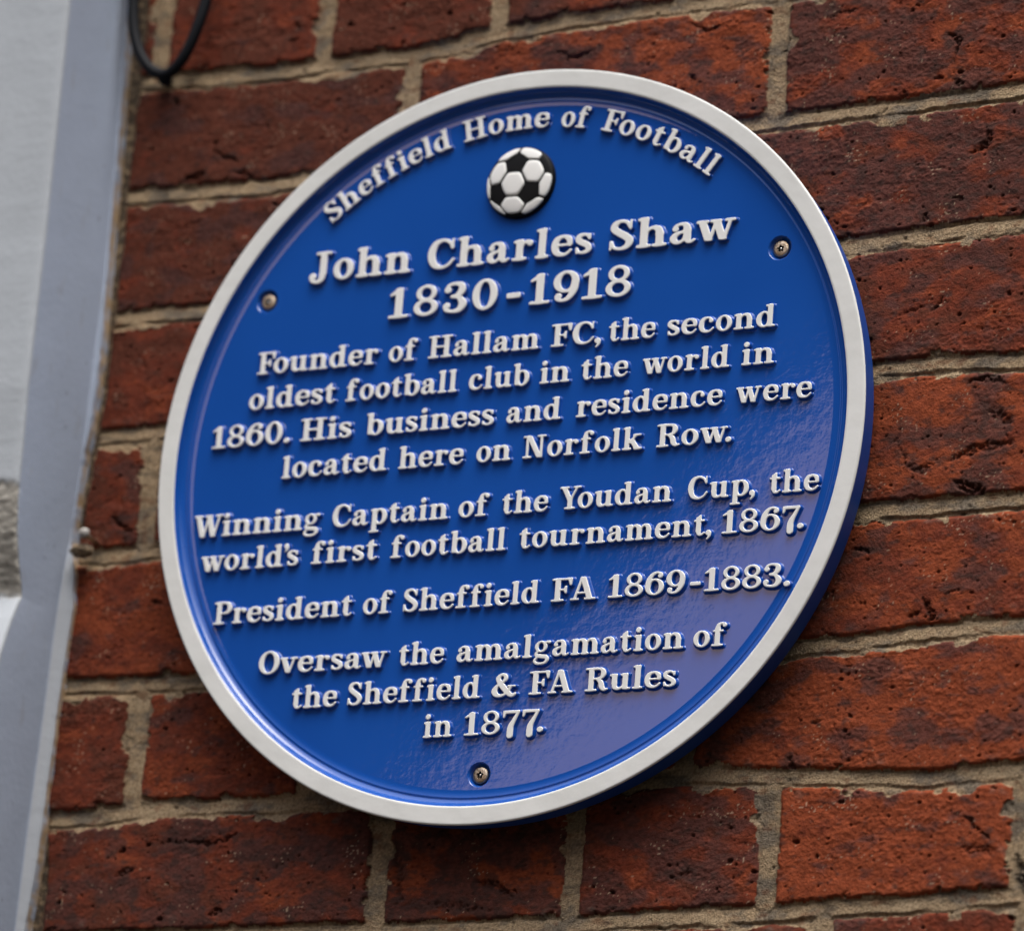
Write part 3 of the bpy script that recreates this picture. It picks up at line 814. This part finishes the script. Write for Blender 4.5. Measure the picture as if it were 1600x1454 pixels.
# relief profile of a cast letter: (outward offset, height) in mm
PROF = [(1.35, 0.0), (0.95, 0.35), (0.54, 1.6), (0.32, 2.15), (0.10, 2.5), (-0.10, 2.62)]
_cache = {}
def glyph_mesh(c, cap):
    """verts (x, z, height) mm, faces, material index; left and right ink edges"""
    key = (c, cap)
    if key in _cache:
        return _cache[key]
    F = glyph(c)
    F = F if isinstance(F, tuple) else (F,)
    loops = []
    for f in F:
        loops += contours(f + (0.018 if cap < 15 else 0.008))
    loops = [resample(l, 0.034) * cap for l in loops]
    if c == '6':                                   # a nine turned over
        loops = [np.stack([0.74 * cap - l[:, 0], cap - l[:, 1]], -1) for l in loops]
    V, Fc, M = [], [], []
    caps = []
    for l in loops:
        tg = np.roll(l, -1, 0) - np.roll(l, 1, 0)
        tg /= np.hypot(tg[:, 0], tg[:, 1])[:, None] + 1e-12
        nr = np.stack([tg[:, 1], -tg[:, 0]], -1)
        n = len(l); base = len(V)
        for o, h in PROF:
            for p_ in l + nr * o:
                V.append((p_[0], p_[1], h))
        for k in range(len(PROF) - 1):
            for i in range(n):
                j = (i + 1) % n
                Fc.append((base + k * n + i, base + k * n + j, base + (k + 1) * n + j, base + (k + 1) * n + i)); M.append(0 if k < 3 else 1)
        caps.append(list(range(base + (len(PROF) - 1) * n, base + len(PROF) * n)))
    # group holes with their outlines
    area = [0.5 * np.sum(l[:, 0] * np.roll(l[:, 1], -1) - np.roll(l[:, 0], -1) * l[:, 1]) for l in loops]
    outer = [i for i, a in enumerate(area) if a > 0]
    for oi in outer:
        x0, x1, y0, y1 = loops[oi][:, 0].min(), loops[oi][:, 0].max(), loops[oi][:, 1].min(), loops[oi][:, 1].max()
        grp = [oi] + [i for i, a in enumerate(area) if a < 0 and x0 < loops[i][:, 0].mean() < x1 and y0 < loops[i][:, 1].mean() < y1]
        poly = [[Vector((V[v][0], V[v][1], 0)) for v in caps[i]] for i in grp]
        flat = [v for i in grp for v in caps[i]]
        for tri in tessellate_polygon(poly):
            a, b_, c_ = (flat[k] for k in tri)
            A, B_, C_ = V[a], V[b_], V[c_]
            if (B_[0] - A[0]) * (C_[1] - A[1]) - (B_[1] - A[1]) * (C_[0] - A[0]) < 0:
                b_, c_ = c_, b_
            Fc.append((a, b_, c_)); M.append(1)
    allp = np.vstack(loops)
    r = (np.array(V), Fc, M, allp[:, 0].min(), allp[:, 0].max())
    _cache[key] = r
    return r

GAP = 0.115                                         # space between inked edges, cap heights
KERN = {('7', '.'): -.16, ('F', 'o'): -.14, ('F', 'A'): -.14, ('F', 'C'): -.04, ('w', '.'): -.16, ('Y', 'o'): -.20, ('R', 'o'): -.02, ('P', 'r'): -.05, ("d", "'"): -.05, ("'", 's'): -.12,
        ('r', 'l'): .0, ('r', 's'): .0, ('f', 'f'): -.03, ('f', 'i'): -.03, ('W', 'i'): -.10, ('o', 'w'): -.02, ('v', 'e'): -.06, ('w', 'o'): -.05, ('O', 'v'): -.05, ('C', ','): -.05, ('p', ','): -.05, ('t', ','): -.05, ('r', 'e'): -.02, ('a', 'w'): -.09, ('R', 'u'): -.03, ('k', '.'): 0}
def layout(word, cap):
    x, out_ = 0.0, []
    for i, c in enumerate(word):
        _, _, _, a, b_ = glyph_mesh(c, cap)
        if i:
            x += (GAP + KERN.get((word[i - 1], c), 0.0)) * cap
        out_.append((c, x - a)); x += b_ - a
    return out_, x

PANEL_Y = -0.0183
def word_mesh(word, cap, place, target):
    """place(x, z) -> plaque x, z (mm). letters are fitted to the measured word width"""
    lay, w = layout(word, cap)
    sx = min(1.20, max(0.87, target / w))
    track = (target - w * sx) / max(1, len(word) - 1) if len(word) > 1 else 0.0
    V, F, M = [], [], []
    for i, (c, x) in enumerate(lay):
        gv, gf, gm, _, _ = glyph_mesh(c, cap)
        o = len(V)
        xx = (gv[:, 0] + x) * sx + track * i
        xm = 0.5 * (xx.min() + xx.max())
        for a, z, h in zip(xx, gv[:, 1], gv[:, 2]):
            u, w_ = place(a, z, xm)
            V.append((u * 0.001, -h * 0.001, w_ * 0.001))
        F += [tuple(o + k for k in f) for f in gf]; M += gm
    return V, F, M

TEXT = [
    ("name in large letters", 18.1, 108.5, [('John', -136.4, -69.4), ('Charles', -57.8, 48.0), ('Shaw', 59.8, 138.0)]),
    ("dates in large letters", 18.3, 80.6, [('1830', -80.8, -10.5), ('-', -3.9, 6.0), ('1918', 10.9, 74.7)]),
    ("line beginning Founder", 13.4, 53.6, [('Founder', -165.8, -85.7), ('of', -78.0, -60.2), ('Hallam', -52.2, 18.8), ('FC,', 27.0, 58.2), ('the', 63.5, 92.2), ('second', 100.3, 166.2)]),
    ("line beginning oldest", 13.4, 32.0, [('oldest', -169.2, -111.9), ('football', -104.5, -32.1), ('club', -23.8, 14.4), ('in', 21.7, 40.0), ('the', 47.8, 76.7), ('world', 86.3, 139.5), ('in', 147.5, 166.8)]),
    ("line beginning 1860", 13.4, 9.9, [('1860.', -192.0, -140.1), ('His', -132.5, -99.1), ('business', -88.9, -6.4), ('and', 2.3, 36.2), ('residence', 46.4, 136.7), ('were', 145.5, 190.9)]),
    ("line beginning located", 13.4, -12.1, [('located', -142.6, -73.9), ('here', -65.5, -24.1), ('on', -15.1, 6.3), ('Norfolk', 14.4, 89.0), ('Row.', 98.3, 143.8)]),
    ("line beginning Winning", 13.4, -44.3, [('Winning', -198.6, -114.6), ('Captain', -105.8, -31.1), ('of', -23.7, -5.0), ('the', 3.9, 32.5), ('Youdan', 40.2, 109.5), ('Cup,', 119.9, 160.3), ('the', 169.2, 198.5)]),
    ("line beginning world's", 13.4, -65.5, [("world's", -191.3, -126.8), ('first', -117.6, -75.1), ('football', -65.7, 7.5), ('tournament,', 16.6, 135.3), ('1867.', 142.1, 190.8)]),
    ("line beginning President", 13.4, -98.0, [('President', -179.4, -88.2), ('of', -80.5, -62.6), ('Sheffield', -54.4, 31.4), ('FA', 39.4, 66.7), ('1869', 74.8, 121.4), ('-', 125.0, 131.4), ('1883.', 133.5, 184.8)]),
    ("line beginning Oversaw", 13.4, -129.7, [('Oversaw', -145.9, -62.8), ('the', -54.5, -26.1), ('amalgamation', -17.4, 122.7), ('of', 129.3, 148.6)]),
    ("line mentioning FA Rules", 13.4, -151.2, [('the', -122.0, -93.0), ('Sheffield', -85.3, -1.3), ('&', 6.6, 21.8), ('FA', 29.8, 56.7), ('Rules', 64.7, 119.8)]),
    ("last line in 1877", 13.4, -172.7, [('in', -34.8, -17.1), ('1877.', -8.9, 40.2)]),
]
DX, DZ = -0.5, 0.3

plaque = empty("memorial_plaque", (0, 0, 0), "round blue cast memorial plaque with white rim and raised white lettering, screwed to brick wall", "plaque")

def text_part(label, words):
    ln = bpy.data.objects.new("text_line", None)
    COL.objects.link(ln); ln.parent = plaque; ln.location = (0, PANEL_Y, 0); ln.empty_display_size = 0.01
    ln["label"] = "raised white lettering, " + label
    for V, F, M in words:
        link("word", mesh("word", V, F, [M_BLUE_LET, M_WHITE_LET], M, flat_tris=True), ln)

for label, cap, z0, words in TEXT:
    ws = []
    for w, x0, x1 in words:
        ws.append(word_mesh(w, cap, (lambda a, z, xm, x0=x0, z0=z0: (a + x0 + DX, z + z0 + DZ)), x1 - x0))
    text_part(label, ws)
# the arched heading
RB = 190.0
ws = []
for w, a0, a1 in [("Sheffield", -40.6, -14.75), ("Home", -12.2, 4.25), ("of", 6.75, 11.9), ("Football", 14.8, 38.9)]:
    s0, s1 = R(a0) * RB, R(a1) * RB
    def pl(a, z, xm, s0=s0):
        th = (xm + s0) / RB
        dx = a - xm
        return (RB + z) * math.sin(th) + dx * math.cos(th) + DX, (RB + z) * math.cos(th) - dx * math.sin(th) + DZ
    ws.append(word_mesh(w, 13.2, pl, s1 - s0))
text_part("arched heading under the rim", ws)

# ------------------------------------------------------------------ plaque body
SCREWS = [(-0.1656, 0.1005), (0.1650, 0.1012), (0.0010, -0.1945)]
RH = 0.0066
def build_plaque():
    # back body and outer edge
    v, f = lathe([(0.0, -0.0055), (0.2200, -0.0055), (0.2222, -0.0062), (0.2228, -0.0080), (0.2243, -0.0215), (0.2247, -0.0232)], 384)
    link("plaque_body", mesh("plaque_body", v, f, [M_BLUE_EDGE]), plaque)
    v, f = lathe([(0.2247, -0.0232), (0.2246, -0.0236), (0.2243, -0.0240), (0.2239, -0.02415), (0.2235, -0.0242), (0.2228, -0.0242), (0.2155, -0.0242), (0.2148, -0.0242), (0.2144, -0.02412), (0.2140, -0.0239), (0.2138, -0.0238)], 384)
    link("rim", mesh("rim", v, f, [M_WHITE]), plaque)
    prof = [(0.2138, -0.0238), (0.2133, -0.0233)]
    # inner wall with a hollow fillet into the field
    for k in range(0, 13):
        a = k / 12 * math.pi / 2 * 0.84
        prof.append((0.2128 - 0.0058 * (1 - math.cos(a)) - 0.0006 * k / 12, -0.0225 + 0.0042 * math.sin(a) / math.sin(math.pi / 2 * 0.84)))
    # a broad shallow cove carries the wall into the flat field
    r_w, r_in = prof[-1][0], 0.2032
    a_ = 0.27 / (2 * (r_w - r_in))
    prof[-1] = (r_w, PANEL_Y - a_ * (r_w - r_in) ** 2)
    for k in range(1, 11):
        r_ = r_w + (r_in - r_w) * k / 10
        prof.append((r_, PANEL_Y - a_ * (r_ - r_in) ** 2))
    v, f = lathe(prof, 384)
    link("inner_rim_wall", mesh("inner_rim_wall", v, f, [M_BLUE]), plaque)
    # field with three countersunk holes
    pts, edges = [], []
    def ring(cx, cz, r, n):
        o = len(pts)
        for s in range(n):
            a = 2 * math.pi * s / n
            pts.append(Vector((cx + r * math.sin(a), cz + r * math.cos(a))))
        for s in range(n):
            edges.append((o + s, o + (s + 1) % n))
    ring(0, 0, r_in, 384)
    for x, z in SCREWS:
        ring(x, z, RH + 0.0008, 48)
    ov, oe, of, *_ = delaunay_2d_cdt(pts, edges, [], 1, 1e-7)
    V = [(p.x, PANEL_Y, p.y) for p in ov]
    F = []
    for t_ in of:
        c = sum((ov[i] for i in t_), Vector((0, 0))) / len(t_)
        if any((c - Vector(s)).length < RH + 0.0006 for s in SCREWS):
            continue
        A, B_, C_ = (ov[i] for i in t_[:3])
        F.append(tuple(t_) if (B_ - A).cross(C_ - A) < 0 else tuple(reversed(t_)))
    F = [tuple(reversed(t_)) for t_ in F]
    for x, z in SCREWS:
        hv, hf = lathe([(RH + 0.0008, PANEL_Y), (RH + 0.0003, PANEL_Y + 0.00025), (RH - 0.0002, PANEL_Y + 0.0011), (RH - 0.0010, PANEL_Y + 0.0034), (0.0, PANEL_Y + 0.0034)], 48, c=(x, 0, z))
        o = len(V); V += hv; F += [tuple(o + i for i in q) for q in hf]
    link("blue_field", mesh("blue_field", V, F, [M_BLUE], smooth=True), plaque)
build_plaque()

# ------------------------------------------------------------------ screws
def build_screw(x, z, rot):
    y0 = PANEL_Y + 0.0034
    prof = [(0.0046, 0.0), (0.00475, -0.0012), (0.0047, -0.0017), (0.0043, -0.0021), (0.0030, -0.00225), (0.00225, -0.00228), (0.0021, -0.0021), (0.0021, -0.0009)]
    v, f = lathe(prof, 40)
    s = link("screw", mesh("screw", v, f, [M_STEEL]), plaque)
    s.location = (x, y0, z); s.rotation_euler = (0, rot, 0)
    # six lobed socket cut into the head
    lob = []
    n = 72
    for k in range(n):
        a = 2 * math.pi * k / n
        r = 0.00190 + 0.00042 * math.cos(5 * a)
        lob.append((r * math.sin(a), r * math.cos(a)))
    vv = [(p[0], -0.00236, p[1]) for p in lob] + [(p[0] * 0.9, -0.0010, p[1] * 0.9) for p in lob]
    ff = [(k, (k + 1) % n, n + (k + 1) % n, n + k) for k in range(n)] + [tuple(range(n, 2 * n))]
    # plate round the socket so that the star outline shows on the head
    o = len(vv)
    so = link("socket", mesh("socket", vv, ff, [M_DARK], smooth=False), s)
    pv, pf = lathe([(0.00062, -0.0010), (0.00062, -0.0019), (0.00045, -0.00215), (0.0, -0.0022)], 20)
    link("security_pin", mesh("security_pin", pv, pf, [M_PIN]), s)
    # flat ring of head metal between star and rim
    rv = [(p[0], -0.00236, p[1]) for p in lob] + [(0.0031 * math.sin(2 * math.pi * k / n), -0.00227, 0.0031 * math.cos(2 * math.pi * k / n)) for k in range(n)]
    rf = [(k, n + k, n + (k + 1) % n, (k + 1) % n) for k in range(n)]
    link("head_face", mesh("head_face", rv, rf, [M_STEEL], smooth=False), s)
for (x, z), rt in zip(SCREWS, (0.3, 1.1, 0.05)):
    build_screw(x, z, rt)

# ------------------------------------------------------------------ football emblem
def build_ball():
    RB_, cx, cz = 21.4, -1.8, 157.3
    y_of = lambda r: 2.4 + 2.4 * math.sqrt(max(0.0, 1 - r * r))
    emb = []
    prof = [(RB_ * 1.035 * 0.001, 0.0), (RB_ * 1.01 * 0.001, -0.0013)]
    for k in range(1, 25):
        r = math.cos(k / 24 * math.pi / 2)
        prof.append((RB_ * r * 0.001, -y_of(r) * 0.001))
    v, f = lathe(prof, 96)
    ball = link("football_emblem", mesh("football_emblem", v, f, [M_BLACK]), plaque)
    ball.location = (cx * 0.001, PANEL_Y, cz * 0.001)
    ph = (1 + 5 ** 0.5) / 2
    ico = [Vector(p).normalized() for a in (1, -1) for b_ in (ph, -ph) for p in ((0, a, b_), (a, b_, 0), (b_, 0, a))]
    nb = [[j for j in range(12) if j != i and ico[i].dot(ico[j]) > 0.4] for i in range(12)]
    P1, P2 = Vector((-.11, .55, .83)).normalized(), Vector((.37, -.35, .86)).normalized()
    i0 = 0; j0 = nb[0][0]
    def frame(a, b_):
        c = a.cross(b_).normalized(); d = c.cross(a)
        return Matrix((a, d, c)).transposed()
    Rm = frame(P1, P2) @ frame(ico[i0], ico[j0]).inverted()
    I = [Rm @ p for p in ico]
    tris = [(i, j, k) for i in range(12) for j in nb[i] for k in nb[i] if i < j < k and k in nb[j]]
    for i, j, k in tris:
        cen = (I[i] + I[j] + I[k]).normalized()
        hexp = []
        for a, b_ in ((i, j), (j, k), (k, i)):
            hexp += [I[a] * (2 / 3) + I[b_] * (1 / 3), I[a] * (1 / 3) + I[b_] * (2 / 3)]
        hexp = [p.normalized() for p in hexp]
        # inset for the seams, then along great arcs
        pr_ = sum(hexp, Vector()) / 6
        hexp = [(pr_ + (p - pr_) * 0.885) for p in hexp]
        den = []
        for a in range(6):
            A, B_ = hexp[a], hexp[(a + 1) % 6]
            for t_ in np.linspace(0, 1, 10, endpoint=False):
                den.append(A.lerp(B_, t_).normalized())
        # clip at the outline of the dome
        ZC = 0.20
        clip = []
        n = len(den)
        for a in range(n):
            A, B_ = den[a], den[(a + 1) % n]
            if A.z >= ZC:
                clip.append(A)
            if (A.z >= ZC) != (B_.z >= ZC):
                t_ = (ZC - A.z) / (B_.z - A.z); clip.append(A.lerp(B_, t_).normalized())
        if len(clip) < 6:
            continue
        # follow the outline circle across the cut
        loop = []
        m = len(clip)
        for a in range(m):
            A, B_ = clip[a], clip[(a + 1) % m]
            loop.append(A)
            gap = (A - B_).length
            if gap > 0.12:
                for t_ in np.linspace(0, 1, max(3, int(gap / 0.05)), endpoint=False)[1:]:
                    q = A.lerp(B_, t_); rr = math.hypot(q.x, q.y); s_ = math.sqrt(1 - ZC * ZC) / rr
                    loop.append(Vector((q.x * s_, q.y * s_, ZC)))
        arr = np.array([(p.x, p.y) for p in loop])
        for _ in range(4):
            arr = 0.25 * np.roll(arr, 1, 0) + 0.5 * arr + 0.25 * np.roll(arr, -1, 0)
        ctr = arr.mean(0)
        if np.ptp(arr[:, 0]) < 0.03 or np.ptp(arr[:, 1]) < 0.03:
            continue
        ar2 = np.sum(arr[:, 0] * np.roll(arr[:, 1], -1) - np.roll(arr[:, 0], -1) * arr[:, 1])
        if ar2 < 0:
            arr = arr[::-1]
        if abs(ar2) < 0.02:
            continue
        V, F = [], []
        n = len(arr)
        lev = [(1.03, -0.15), (1.0, 0.35), (0.97, 0.52), (0.8, 0.58), (0.5, 0.6), (0.2, 0.6)]
        for s_, h in lev:
            for p in arr:
                q = ctr + (p - ctr) * s_
                r = min(1.0, math.hypot(*q))
                V.append((q[0] * RB_ * 0.001, -(y_of(r) + h) * 0.001, q[1] * RB_ * 0.001))
        for l in range(len(lev) - 1):
            for a in range(n):
                b_ = (a + 1) % n
                F.append((l * n + a, l * n + b_, (l + 1) * n + b_, (l + 1) * n + a))
        F.append(tuple((len(lev) - 1) * n + a for a in range(n)))
        link("white_panel", mesh("white_panel", V, F, [M_WHITE_LET]), ball)
build_ball()

# ------------------------------------------------------------------ cable loop and old fixing
def build_small():
    cp = [(-0.2930, -0.009, 0.62), (-0.2910, -0.010, 0.47), (-0.2888, -0.011, 0.385), (-0.2872, -0.011, 0.321), (-0.2825, -0.012, 0.288), (-0.2718, -0.012, 0.2665), (-0.2578, -0.011, 0.2585),
          (-0.2460, -0.012, 0.2670), (-0.2378, -0.012, 0.2860), (-0.2335, -0.011, 0.3080), (-0.2305, -0.011, 0.341), (-0.2285, -0.010, 0.42), (-0.2275, -0.009, 0.62)]
    cab = empty("cable_loop", (-0.264, -0.01, 0.26), "black cable hanging in a loop against the bricks beside the white pillar", "cable")
    o = Vector(cab.location)
    v, f = tube([Vector(p) - o for p in catmull(cp, 14)], 0.0036, 14)
    link("cable_sheath", mesh("cable_sheath", v, f, [M_CABLE]), cab)
    v, f = tube([Vector(p) - o for p in [(-0.2640, 0.003, 0.2600), (-0.2608, -0.006, 0.2572), (-0.2580, -0.0115, 0.2556)]], [0.0034, 0.0038, 0.0042], 12)
    link("cable_nail", mesh("cable_nail", v, f, [M_CABLE]), cab)
    fx = empty("wall_fixing", (-0.2815, -0.004, -0.0385), "small old fixing with round pale head and crumbly beige plug beside the white pillar", "wall fixing")
    v, f = [], []
    rg = random.Random(4)
    nu, nv = 16, 10
    def blob(c, r, jit, seed):
        rr = random.Random(seed); V, F = [], []
        for a in range(nv + 1):
            th = math.pi * a / nv
            for b_ in range(nu):
                p2 = 2 * math.pi * b_ / nu
                k = 1 + rr.uniform(-jit, jit)
                V.append((c[0] + r[0] * k * math.sin(th) * math.cos(p2), c[1] + r[1] * k * math.cos(th), c[2] + r[2] * k * math.sin(th) * math.sin(p2)))
        for a in range(nv):
            for b_ in range(nu):
                d = (b_ + 1) % nu
                F.append((a * nu + b_, a * nu + d, (a + 1) * nu + d, (a + 1) * nu + b_))
        return V, F
    v, f = blob((0.0028, -0.011, 0.0052), (0.0034, 0.0024, 0.0032), 0.10, 1)
    link("nail_head", mesh("nail_head", v, f, [M_PALE]), fx)
    v, f = tube([(0.0028, 0.006, 0.0030), (0.0028, -0.011, 0.0052)], 0.0013, 10)
    link("nail_shank", mesh("nail_shank", v, f, [M_STEEL]), fx)
    v, f = blob((-0.0015, -0.005, -0.0040), (0.0070, 0.0065, 0.0042), 0.16, 3)
    link("plug", mesh("plug", v, f, [M_BEIGE]), fx)
build_small()
